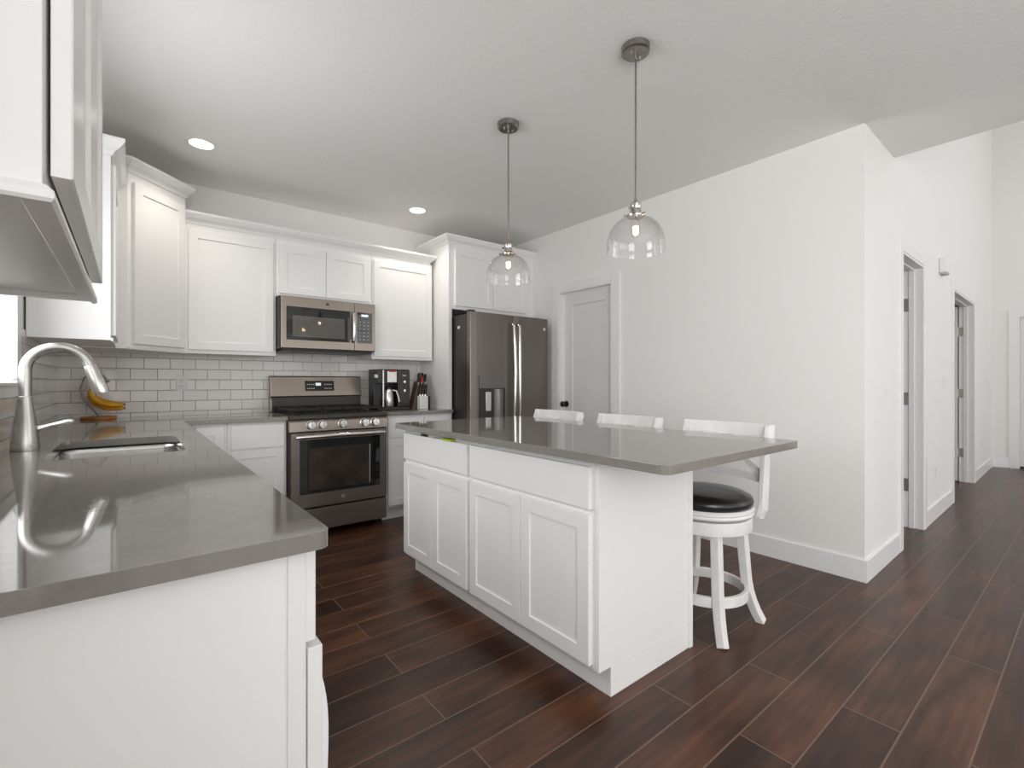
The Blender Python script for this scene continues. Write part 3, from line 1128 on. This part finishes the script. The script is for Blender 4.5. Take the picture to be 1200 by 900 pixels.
# near left wall cabinet
t = thing('wall_cabinet', 'white upper cabinet close to the viewer at upper left, seen from below', 'cabinet', (-.2, 1.2, 1.372))
NX = -.078
ya, yb = .757, 1.652
mb = MB()
mb.box(XL + .009, NX, ya, yb, 1.389, 2.285)
mb.box(XL + .009, NX, ya, ya + .016, 1.374, 1.389).box(XL + .009, NX, yb - .016, yb, 1.374, 1.389).box(NX - .02, NX, ya + .016, yb - .016, 1.374, 1.389).box(XL + .009, XL + .03, ya + .016, yb - .016, 1.374, 1.389)
mb.build('cabinet_body', M['cab'], t, bevel=.001)
MB().sweep([(XL + .009, ya), (NX, ya), (NX, yb)], [(0, 0), (.008, 0), (.011, .004), (.011, .012), (.004, .020), (0, .022)], 1.370, 1).build('bottom_rail', M['cab'], t)
MN = fr((NX + .004, 0, 0), (0, 1), (1, 0))
MB().shaker(.392, .85, MN, .787, 1.412).build('door', M['cab'], t)
MB().shaker(.392, .85, MN, 1.183, 1.412).build('door', M['cab'], t)
MB().sweep([(XL + .01, ya), (NX, ya), (NX, yb), (XL + .01, yb)], CROWN, 2.285, 1).build('crown', M['cab'], t)

# refrigerator enclosure
t = thing('refrigerator_cabinet', 'white cabinet over the refrigerator with a tall side panel', 'cabinet', (2.8, 4.0, 0))
EY = 3.79
MB().box(2.290, 2.325, EY, YB - .002, 0, 2.44).build('side_panel', M['cab'], t, bevel=.001)
MB().box(2.3255, XR - .002, EY, YB - .002, 1.842, 2.44).build('cabinet_body', M['cab'], t, bevel=.001)
ME = fr((0, EY, 0), (1, 0), (0, -1))
MB().shaker(.432, .525, ME, 2.352, 1.872).build('door', M['cab'], t)
MB().shaker(.432, .525, ME, 2.788, 1.872).build('door', M['cab'], t)
MB().sweep([(2.290, YB - .01), (2.290, EY), (XR - .001, EY)], CROWN, 2.44, 1).build('crown', M['cab'], t)

# ------------------------------------------------------------------ refrigerator
t = thing('refrigerator', 'dark slate french door refrigerator with water dispenser', 'refrigerator', (2.8, 3.9, 0))
RX0, RX1, RY = 2.335, 3.265, 3.49
MB().box(RX0 + .008, RX1 - .008, RY + .075, YB - .03, .03, 1.775).build('case', M['slate_d'], t, bevel=.004)
xm = 2.822


def bow_door(a, b, z0, z1, hole=None):
    # gently bowed front, straight sides
    n = 8
    mb = MB()
    prof = []
    for i in range(n + 1):
        u = i / n
        x = a + (b - a) * u
        prof.append((x, RY + .012 * (2 * u - 1) ** 4))
    poly = prof + [(b, RY + .065), (a, RY + .065)]
    return mb.prism(poly, z0, z1)


dl_ = bow_door(RX0, xm - .002, .735, 1.79).build('door', M['slate'], t, bevel=.005)
dr_ = bow_door(xm + .002, RX1, .735, 1.79).build('door', M['slate'], t, bevel=.005)
fz = bow_door(RX0, RX1, .06, .727).build('freezer_drawer', M['slate'], t, bevel=.005)
for s, dd in ((-1, dl_), (1, dr_)):
    xh = xm + s * .034
    MB().tube([(xh, RY + .0, .82), (xh, RY - .04, .84), (xh - s * .004, RY - .052, 1.0), (xh - s * .008, RY - .058, 1.26), (xh - s * .004, RY - .052, 1.52), (xh, RY - .04, 1.69), (xh, RY + .0, 1.71)], [.013, .015, .016, .016, .016, .015, .013], 14).build('handle', M['steel_b'], dd, smooth=True, label='bright steel bar handle')
MB().tube([(RX0 + .08, RY, .66), (RX0 + .10, RY - .05, .66), (2.8, RY - .058, .66), (RX1 - .10, RY - .05, .66), (RX1 - .08, RY, .66)], .0125, 12).build('handle', M['steel_b'], fz, smooth=True)
# dispenser on the left door
fd = fr((2.425, RY, 0), (1, 0), (0, -1))
disp = MB()
disp.box(0, .285, -.002, .010, 1.105, 1.225, fd)
disp.build('dispenser_panel', M['slate_p'], dl_, bevel=.003, label='lighter metal control panel')
rc = MB()
rc.box(.0, .285, -.001, .0015, .80, 1.105, fd)
rc.box(0, .012, .0015, .008, .80, 1.105, fd).box(.273, .285, .0015, .008, .80, 1.105, fd)
rc.build('dispenser_recess', M['slate_d'], dl_, label='dark dispenser recess')
MB().box(.065, .125, .002, .012, .90, 1.075, fd).build('dispenser_paddle', M['steel_b'], dl_, bevel=.004)
mb = MB().lathe([(0, -.002), (.055, -.002), (.055, .3), (0, .3)], (.205, .0, .80), 24, fd)
mb.build('dispenser_well', M['slate_p'], dl_, smooth=True)
MB().cyl((3.205, RY + .004, 1.685), (3.205, RY - .004, 1.685), .017, seg=24).build('badge', M['steel_b'], dr_, label='round silver emblem')
MB().box(RX0 + .0, RX0 + .06, RY + .02, RY + .11, 1.792, 1.806).build('hinge_cover', M['slate_d'], t, bevel=.003)
MB().cyl((RX0 + .009, RY + .20, 1.66), (RX0 - .003, RY + .20, 1.66), .014, seg=16).build('magnet', M['plast'], t, label='small white magnet on the side')

# ------------------------------------------------------------------ microwave
t = thing('microwave', 'slate over the range microwave with bar handle', 'microwave', (1.27, 4.1, 1.41))
MX0, MX1, MY = .890, 1.654, YB - .40
MB().box(MX0, MX1, MY + .025, YB - .01, 1.420, 1.832).build('case', M['slate_d'], t, bevel=.003)
fm = fr((MX0, MY + .025, 1.418), (1, 0), (0, -1))
W = MX1 - MX0
dm = MB().box(.012, .585, 0, .025, .010, .414, fm).build('door', M['slate_l'], t, bevel=.004)
MB().box(.050, .545, .025, .0268, .075, .335, fm).build('door_glass', M['blackg'], dm, label='black glass front')
MB().box(.095, .500, .0268, .0276, .100, .265, fm).build('window', M['mw_in'], dm, label='grey see through window')
MB().box(.587, W, 0, .025, .010, .414, fm).build('control_side', M['slate_l'], t, bevel=.004)
cp = MB().box(.605, W - .028, .025, .0265, .075, .335, fm).build('control_panel', M['blackg'], t, label='black keypad')
for i in range(3):
    for j in range(6):
        x = .628 + i * .036
        z = .105 + j * .030
        MB().box(x - .009, x + .009, .0265, .0268, z - .003, z + .003, fm).build('key', M['grey'], cp)
MB().box(.64, .70, .0265, .0268, .300, .318, fm).build('display', M['lcd'], cp)
MB().tube([(.568, .022, .085), (.568, .050, .095), (.568, .060, .15), (.568, .062, .205), (.568, .060, .26), (.568, .050, .315), (.568, .022, .325)], .0155, 14, fm).build('handle', M['steel_b'], dm, smooth=True, label='bright steel bar handle')
MB().lathe([(0, 0), (.012, 0), (.012, .002), (0, .002)], seg=20, m=fm @ Matrix.Translation((.36, .025, .375)) @ Matrix.Rotation(-PI / 2, 4, 'X')).build('badge', M['slate_d'], dm)
MB().box(.02, W - .02, -.35, .005, -.012, .003, fm).build('underside_vent', M['black'], t, bevel=.003)

# ------------------------------------------------------------------ range
RL, RR = .8945, 1.6515
RW = RR - RL
RFY = YB - .66
t = thing('gas_range', 'slate gas range with five knobs, black grates and glass oven door', 'range', ((RL + RR) / 2, 4.0, 0))
fg = fr((RL, RFY, 0), (1, 0), (0, -1))
MB().box(RL, RR, RFY + .035, YB - .012, .075, .885).build('body', M['slate_d'], t, bevel=.003)
# cooktop slab with raised lip
MB().box(RL - .001, RR + .001, RFY - .004, YB - .085, .886, .918).build('cooktop', M['slate_d'], t, bevel=.006)
# tilted control panel
MB().extr([(-.035, .797), (.012, .797), (.005, .868), (-.006, .884), (-.035, .884)], 0, RW, fg).build('control_panel', M['slate_l'], t, bevel=.003)
kx = [.150, .232, RW / 2 + .005, RW - .200, RW - .115]
for i, x in enumerate(kx):
    kM = fg @ Matrix.Translation((x, .007, .842)) @ Matrix.Rotation(-PI / 2 + .07, 4, 'X')
    k = MB().lathe([(0, 0), (.036, 0), (.036, .006), (.031, .008), (.0300, .032), (.026, .038), (0, .0385)], seg=28, m=kM).build('knob', M['steel_b'], t, smooth=True)
    MB().box(-.0055, .0055, -.028, .028, .038, .046, kM).build('grip', M['steel'], k, bevel=.002)
# oven door
dx0, dx1 = .012, RW - .012
od = MB().box(dx0, dx1, -.035, .010, .232, .788, fg).build('oven_door', M['slate'], t, bevel=.005)
MB().box(dx0 + .060, dx1 - .060, .010, .0125, .335, .735, fg).build('door_glass', M['blackg'], od, label='black glass panel')
MB().box(dx0 + .125, dx1 - .150, .0125, .0133, .360, .672, fg).build('window', M['oven_in'], od, label='brownish oven window')
MB().box(dx1 - .147, dx1 - .142, .0125, .0136, .365, .672, fg).build('glass_stripe', M['grey'], od)
MB().tube([(.045, .0, .757), (.048, .045, .760), (.10, .055, .762), (RW / 2, .060, .763), (RW - .10, .055, .762), (RW - .048, .045, .760), (RW - .045, .0, .757)], [.013, .014, .015, .015, .015, .014, .013], 16, fg).build('handle', M['steel_b'], od, smooth=True, label='bright steel bar handle')
MB().lathe([(0, 0), (.017, 0), (.017, .002), (.0145, .002), (.0145, .0012), (.009, .0012), (.009, .002), (0, .002)], seg=24, m=fg @ Matrix.Translation((RW / 2 + .01, .010, .285)) @ Matrix.Rotation(-PI / 2, 4, 'X')).build('badge', M['steel'], od, label='round silver emblem')
MB().box(dx0, dx1, -.035, .008, .055, .218, fg).build('storage_drawer', M['slate'], t, bevel=.005)
for x in (.05, RW - .05):
    for y in (-.10, -.55):
        p = fg @ Vector((x, y, 0))
        MB().cyl((p.x, p.y, 0), (p.x, p.y, .08), .02, seg=14).build('foot', M['black'], t)
# backguard
bgd = MB().extr([(YB - .085, .918), (YB - .075, 1.03), (YB - .095, 1.045), (YB - .070, 1.205), (YB - .060, 1.215), (YB - .012, 1.215), (YB - .012, .918)], RL, RR)
bgo = bgd.build('backguard', M['slate_l'], t, bevel=.003)
MB().box(RL + .012, RR - .012, YB - .092, YB - .076, .919, 1.035).build('backguard_base', M['slate_d'], bgo, label='dark strip below the control face')
tl = math.atan2(.025, .16)
fb = Matrix.Translation((RL, YB - .095, 1.045)) @ Matrix.Rotation(-tl, 4, 'X')
dp = MB().box(.268, .512, -.0025, .003, .042, .130, fb).build('display_panel', M['blackg'], t, bevel=.001, label='black touch display')
for i in range(4):
    for j in range(2):
        for xx in (.285, .430):
            MB().box(xx + i * .017, xx + i * .017 + .009, -.0031, -.0025, .060 + j * .035, .067 + j * .035, fb).build('key', M['print_w'], dp)
MB().box(.356, .400, -.0031, -.0025, .088, .112, fb).build('clock_digits', M['lcd'], dp)
# burners and grates
gz = .918
bpos = [(.16, -.16), (.16, -.43), (RW / 2, -.30), (RW - .16, -.16), (RW - .16, -.43)]
for x, y in bpos:
    p = fg @ Vector((x, y, 0))
    MB().lathe([(0, gz), (.052, gz), (.048, gz + .010), (.036, gz + .011), (.036, gz + .019), (0, gz + .020)], (p.x, p.y, 0), 24).build('burner', M['iron'], t, smooth=True)
for x0, x1 in ((.022, .252), (.260, RW - .260), (RW - .252, RW - .022)):
    g = MB()
    y0_, y1_ = -.045, -.545
    zt0, zt1 = gz + .030, gz + .046
    for x in (x0, x1 - .012):
        g.box(x, x + .012, y1_, y0_, zt0, zt1, fg)
    for y in (y0_ - .012, (y0_ + y1_) / 2 - .006, y1_):
        g.box(x0 + .012, x1 - .012, y, y + .012, zt0, zt1, fg)
    xc = (x0 + x1) / 2
    g.box(xc - .006, xc + .006, y1_ + .012, y0_ - .012, zt0, zt1 - .001, fg)
    for y in (-.16, -.43):
        g.box(x0 + .012, x1 - .012, y - .006, y + .006, zt0, zt1 - .002, fg)
    for x in (x0, x1 - .012):
        for y in (y0_ - .012, y1_):
            g.box(x, x + .012, y, y + .012, gz + .0005, zt0, fg)
    g.build('grate', M['iron'], t, bevel=.0015)

# ------------------------------------------------------------------ coffee maker
t = thing('coffee_maker', 'black coffee maker with steel front and carafe beside the range', 'coffee maker', (1.84, 4.1, .9142))
fc = fr((1.69, 3.975, .9145), (1, 0), (0, -1))
MB().box(0, .30, -.22, -.095, .0, .362, fc).box(0, .30, -.095, .0, 0, .028, fc).box(.0, .185, -.095, 0, .235, .362, fc).build('body', M['black'], t, bevel=.006)
MB().box(.185, .30, -.095, .002, .028, .362, fc).build('control_column', M['black'], t, bevel=.006)
MB().box(.200, .285, .002, .004, .06, .345, fc).build('column_face', M['slate_d'], t, bevel=.002, label='dark grey control face')
MB().box(.085, .172, 0, .004, .245, .345, fc).build('front_plate', M['steel'], t, bevel=.002, label='steel front plate')
MB().box(.100, .160, .004, .005, .337, .350, fc).build('red_strip', M['red'], t)
MB().box(.040, .052, -.001, .006, .03, .355, fc).build('water_gauge', M['steel'], t, bevel=.002, label='bright vertical gauge')
MB().box(-.018, .010, -.05, -.01, .285, .315, fc).build('side_latch', M['plast'], t, bevel=.002, label='white side latch')
for z in (.17, .25):
    MB().lathe([(0, 0), (.013, 0), (.012, .012), (0, .013)], seg=20, m=fc @ Matrix.Translation((.245, .004, z)) @ Matrix.Rotation(-PI / 2, 4, 'X')).build('dial', M['steel_b'], t, smooth=True)
MB().box(.228, .262, .004, .005, .300, .312, fc).build('brand_plate', M['grey'], t)
cc = fc @ Vector((.118, -.045, 0))
cf = MB().lathe([(0, .030), (.044, .030), (.048, .045), (.047, .10), (.040, .15), (.032, .175), (.034, .185)], (cc.x, cc.y, .9145), 28, close=False).build('carafe', M['steel'], t, smooth=True, label='shiny steel carafe')
MB().lathe([(0, .186), (.035, .186), (.035, .200), (.02, .212), (0, .213)], (cc.x, cc.y, .9145), 24).build('carafe_lid', M['black'], t, smooth=True)
MB().bar([(cc.x + .034, cc.y - .014, 1.09), (cc.x + .058, cc.y - .030, 1.085), (cc.x + .074, cc.y - .042, 1.03), (cc.x + .080, cc.y - .046, .985)], .010, (.5, .8, 0), .006).build('carafe_handle', M['plast'], t, bevel=.003, label='pale carafe handle')

# ------------------------------------------------------------------ knife block and knives
t = thing('knife_block', 'slanted brown wood knife block with a pale front beside the white panel', 'knife block', (2.1, 4.0, .9142))
kb = fr((2.03, 3.995, .9145), (1, 0), (0, -1))
# tall slanted back block leaning right, short upright front block
MB().extr([(-.10, 0), (-.005, 0), (-.012, .215), (-.105, .255)], 0, .105, kb @ Matrix(((1, 0, .26, 0), (0, 1, 0, 0), (0, 0, 1, 0), (0, 0, 0, 1)))).build('block', M['wood_d'], t, bevel=.004)
MB().box(.045, .130, .0, .055, 0, .120, kb).build('front_block', M['print_w'], t, bevel=.004, label='pale grey front block')
MB().box(.136, .160, -.01, .045, 0, .115, kb).box(.1305, .136, 0, .02, .03, .1, kb).build('sharpener', M['black'], t, bevel=.003, label='black sharpener')
kl = ['chef knife with black handle, leftmost in the block', 'black handled knife next to the leftmost one', 'red handled shears in the middle of the knife block', 'black handled knife at the upper right of the block', 'black handled knife at the far right of the block', 'small steak knife at left of the pale front block', 'small steak knife in the middle of the pale front block', 'small steak knife at right of the pale front block']
kpos = [(.014, -.035, .232, .10), (.032, -.075, .248, .075), (.050, -.04, .235, .06), (.070, -.08, .250, .085), (.090, -.05, .236, .085), (.058, .028, .120, .10), (.085, .028, .120, .105), (.112, .028, .120, .10)]
for i, (a, b, z, ln) in enumerate(kpos):
    sh = .26 * z if i < 5 else 0
    base = kb @ Vector((a + sh, b, z))
    top = kb @ Vector((a + sh + (.26 if i < 5 else .10) * ln, b - .03 * (i < 5), z + ln))
    d = (top - base)
    kn = thing('shears' if i == 2 else 'kitchen_knife', kl[i], 'scissors' if i == 2 else 'knife', base, 'knives in the block' if i != 2 else None)
    MB().tube([base - d * .10, base + d * .14], .009, 10).build('bolster', M['steel_b'], kn, smooth=True)
    MB().bar([base + d * .14, base + d * .4, base + d * .7, base + d * .95, base + d], [.012, .0125, .012, .0135, .010], (0, 1, 0), .0095).build('handle', M['red'] if i == 2 else M['black'], kn, bevel=.003, label='red grip' if i == 2 else None)


# ------------------------------------------------------------------ pendants
def pendant(x, y, zs, label):
    t = thing('pendant_lamp', label, 'lamp', (x, y, ZC), 'glass pendants over the island')
    ca = MB().lathe([(0, ZC - .032), (.055, ZC - .032), (.0625, ZC - .026), (.0635, ZC - .001), (0, ZC - .001)], (x, y, 0), 36).build('canopy', M['nickel_d'], t, smooth=True)
    for s in (-1, 1):
        MB().lathe([(0, -.006), (.005, -.005), (.006, .003), (0, .003)], (x + s * .03, y + s * .0, ZC - .034), 12).build('screw', M['chrome'], ca, smooth=True)
    MB().lathe([(.008, -.022), (.008, 0), (0, 0)], (x, y, ZC - .031), 14).build('strain_relief', M['chrome'], t, smooth=True)
    MB().cyl((x, y, zs), (x, y, ZC - .045), .0045, seg=12).build('cord', M['nickel_d'], t, smooth=True)
    so = MB().lathe([(0, -.052), (.025, -.052), (.025, -.040), (.022, -.034), (.024, -.030), (.024, -.010), (.014, -.001), (.007, .008), (.006, .018), (0, .018)], (x, y, zs), 28).build('socket', M['chrome'], t, smooth=True)
    MB().cyl((x - .019, y, zs - .035), (x - .038, y, zs - .035), .003, seg=8).cyl((x - .036, y - .008, zs - .035), (x - .036, y + .008, zs - .035), .006, seg=8).build('switch_key', M['nickel_d'], so, smooth=True)
    MB().lathe([(.0, -.069), (.040, -.069), (.042, -.063), (.034, -.057), (.024, -.053), (0, -.053)], (x, y, zs), 32).build('shade_holder', M['chrome'], t, smooth=True)
    for k in range(3):
        a = 2 * PI * k / 3 + .4
        MB().cyl((x + .038 * math.cos(a), y + .038 * math.sin(a), zs - .065), (x + .054 * math.cos(a), y + .054 * math.sin(a), zs - .065), .005, seg=8).build('thumb_screw', M['nickel_d'], t)
    # bell glass
    zb = zs - .225
    prof = [(.1285, 0), (.1275, .004), (.1285, .028), (.1265, .056), (.118, .086), (.102, .114), (.080, .135), (.056, .147), (.046, .152), (.036, .154)]
    inner = [(r - .003, z - .002 if i else z) for i, (r, z) in enumerate(prof)]
    g = MB()
    full = prof + list(reversed(inner))
    seg = 56
    rings = [[g.bm.verts.new((x + r * math.cos(2 * PI * i / seg), y + r * math.sin(2 * PI * i / seg), zb + z)) for i in range(seg)] for r, z in full]
    for q in range(len(rings)):
        A, B = rings[q], rings[(q + 1) % len(rings)]
        for i in range(seg):
            j = (i + 1) % seg
            g.bm.faces.new((A[i], A[j], B[j], B[i]))
    g.build('shade', M['glass'], t, smooth=True, label='clear glass bell shade')
    b = MB().lathe([(0, -.158), (.012, -.156), (.019, -.150), (.0215, -.142), (.0215, -.115), (.016, -.095), (.013, -.070), (0, -.070)], (x, y, zs), 24).build('bulb', M['bulbglass'], t, smooth=True)
    f = MB()
    for k in range(6):
        a = 2 * PI * k / 6
        f.cyl((x + .008 * math.cos(a), y + .008 * math.sin(a), zs - .145), (x + .009 * math.cos(a + .5), y + .009 * math.sin(a + .5), zs - .112), .0035, seg=6)
    f.build('filament', M['bulb'], b)
    ld = bpy.data.lights.new('pendant_glow', 'POINT')
    ld.energy = 2.2
    ld.color = (1, .86, .66)
    ld.shadow_soft_size = .012
    lo_ = bpy.data.objects.new('pendant_glow', ld)
    C.objects.link(lo_)
    lo_.location = (x, y, zs - .130)
    return t


pendant(1.72, 2.18, 1.975, 'clear glass bell pendant farther off, hanging before the refrigerator cabinet')
pendant(1.773, 1.323, 1.975, 'clear glass bell pendant nearer the viewer, hanging before the blank white wall')

# recessed lights
for x, y, lb in ((.351, 3.575, 'round recessed ceiling light over the sink corner'), (1.965, 3.775, 'round recessed ceiling light before the refrigerator cabinet')):
    t = thing('recessed_light', lb, 'light', (x, y, ZC), 'recessed ceiling lights')
    MB().lathe([(.066, -.006), (.086, -.004), (.090, -.0005), (.066, -.0005)], (x, y, ZC), 40, close=False).build('trim_ring', M['trim'], t, smooth=True)
    MB().lathe([(0, -.004), (.066, -.004), (.066, -.001), (0, -.001)], (x, y, ZC), 40).build('lens', M['can'], t, label='glowing lens')
    ld = bpy.data.lights.new('downlight', 'SPOT')
    ld.energy = 18
    ld.spot_size = math.radians(130)
    ld.spot_blend = .8
    ld.color = (1, .93, .82)
    ld.shadow_soft_size = .06
    lo_ = bpy.data.objects.new('downlight', ld)
    C.objects.link(lo_)
    lo_.location = (x, y, ZC - .02)


# ------------------------------------------------------------------ small wall fittings
def plate(kind, m, a, z, label, w=.072, h=.116, group='wall plates'):
    t = thing('light_switch' if kind == 'switch' else 'power_outlet', label, 'light switch' if kind == 'switch' else 'outlet', m @ Vector((a, 0, z)), group)
    MB().box(a - w / 2, a + w / 2, .0005, .006, z - h / 2, z + h / 2, m).build('cover_plate', M['plast'], t, bevel=.002)
    if kind == 'switch':
        MB().box(a - .017, a + .017, .006, .010, z - .034, z + .034, m).build('rocker', M['trim'], t, bevel=.002)
    else:
        for dz in (-.021, .021):
            MB().box(a - .015, a + .015, .006, .0085, z + dz - .013, z + dz + .013, m).build('socket', M['trim'], t, bevel=.002)
            MB().box(a - .007, a - .004, .0085, .009, z + dz - .004, z + dz + .006, m).box(a + .004, a + .007, .0085, .009, z + dz - .004, z + dz + .006, m).box(a - .002, a + .002, .0085, .009, z + dz - .010, z + dz - .006, m).build('slot', M['hole'], t)
    return t


MHn = HALL @ Matrix(((1, 0, 0, 0), (0, -1, 0, 0), (0, 0, 1, 0), (0, 0, 0, 1)))
plate('outlet', fr((0, YB - .008, 0), (1, 0), (0, -1)), .303, 1.155, 'white power outlet set in the tiles left of the range')
plate('switch', MHn, .482, 1.155, 'white light switch before the nearer hall doorway')
plate('switch', MHn, 2.437, 1.155, 'white light switch between the two hall doorways')
plate('outlet', MHn, 2.009, .395, 'white power outlet low between the two hall doorways')
plate('switch', MHn, 5.45, 1.155, 'white light switch in the far corner past the hall doorways')
plate('outlet', MHn, 4.9, .40, 'white power outlet low past the farther hall doorway')
t = thing('door_chime', 'white box shaped chime high on the hall wall between the doorways', 'chime', MHn @ Vector((2.3, 0, 2.19)))
MB().box(2.22, 2.38, .001, .055, 2.125, 2.26, MHn).build('cover', M['plast'], t, bevel=.008)
MB().box(2.235, 2.365, .001, .045, 2.115, 2.125, MHn).build('grille', M['grey'], t)
# floor register
t = thing('floor_vent', 'small metal floor register at the foot of the far wall', 'vent', (9.1, .87, 0))
MB().box(9.06, 9.19, .78, .97, .0005, .005).build('frame', M['chrome'], t, bevel=.001)
mb = MB()
for k in range(9):
    mb.box(9.075, 9.175, .795 + k * .019, .805 + k * .019, .005, .006)
mb.build('slots', M['hole'], t)
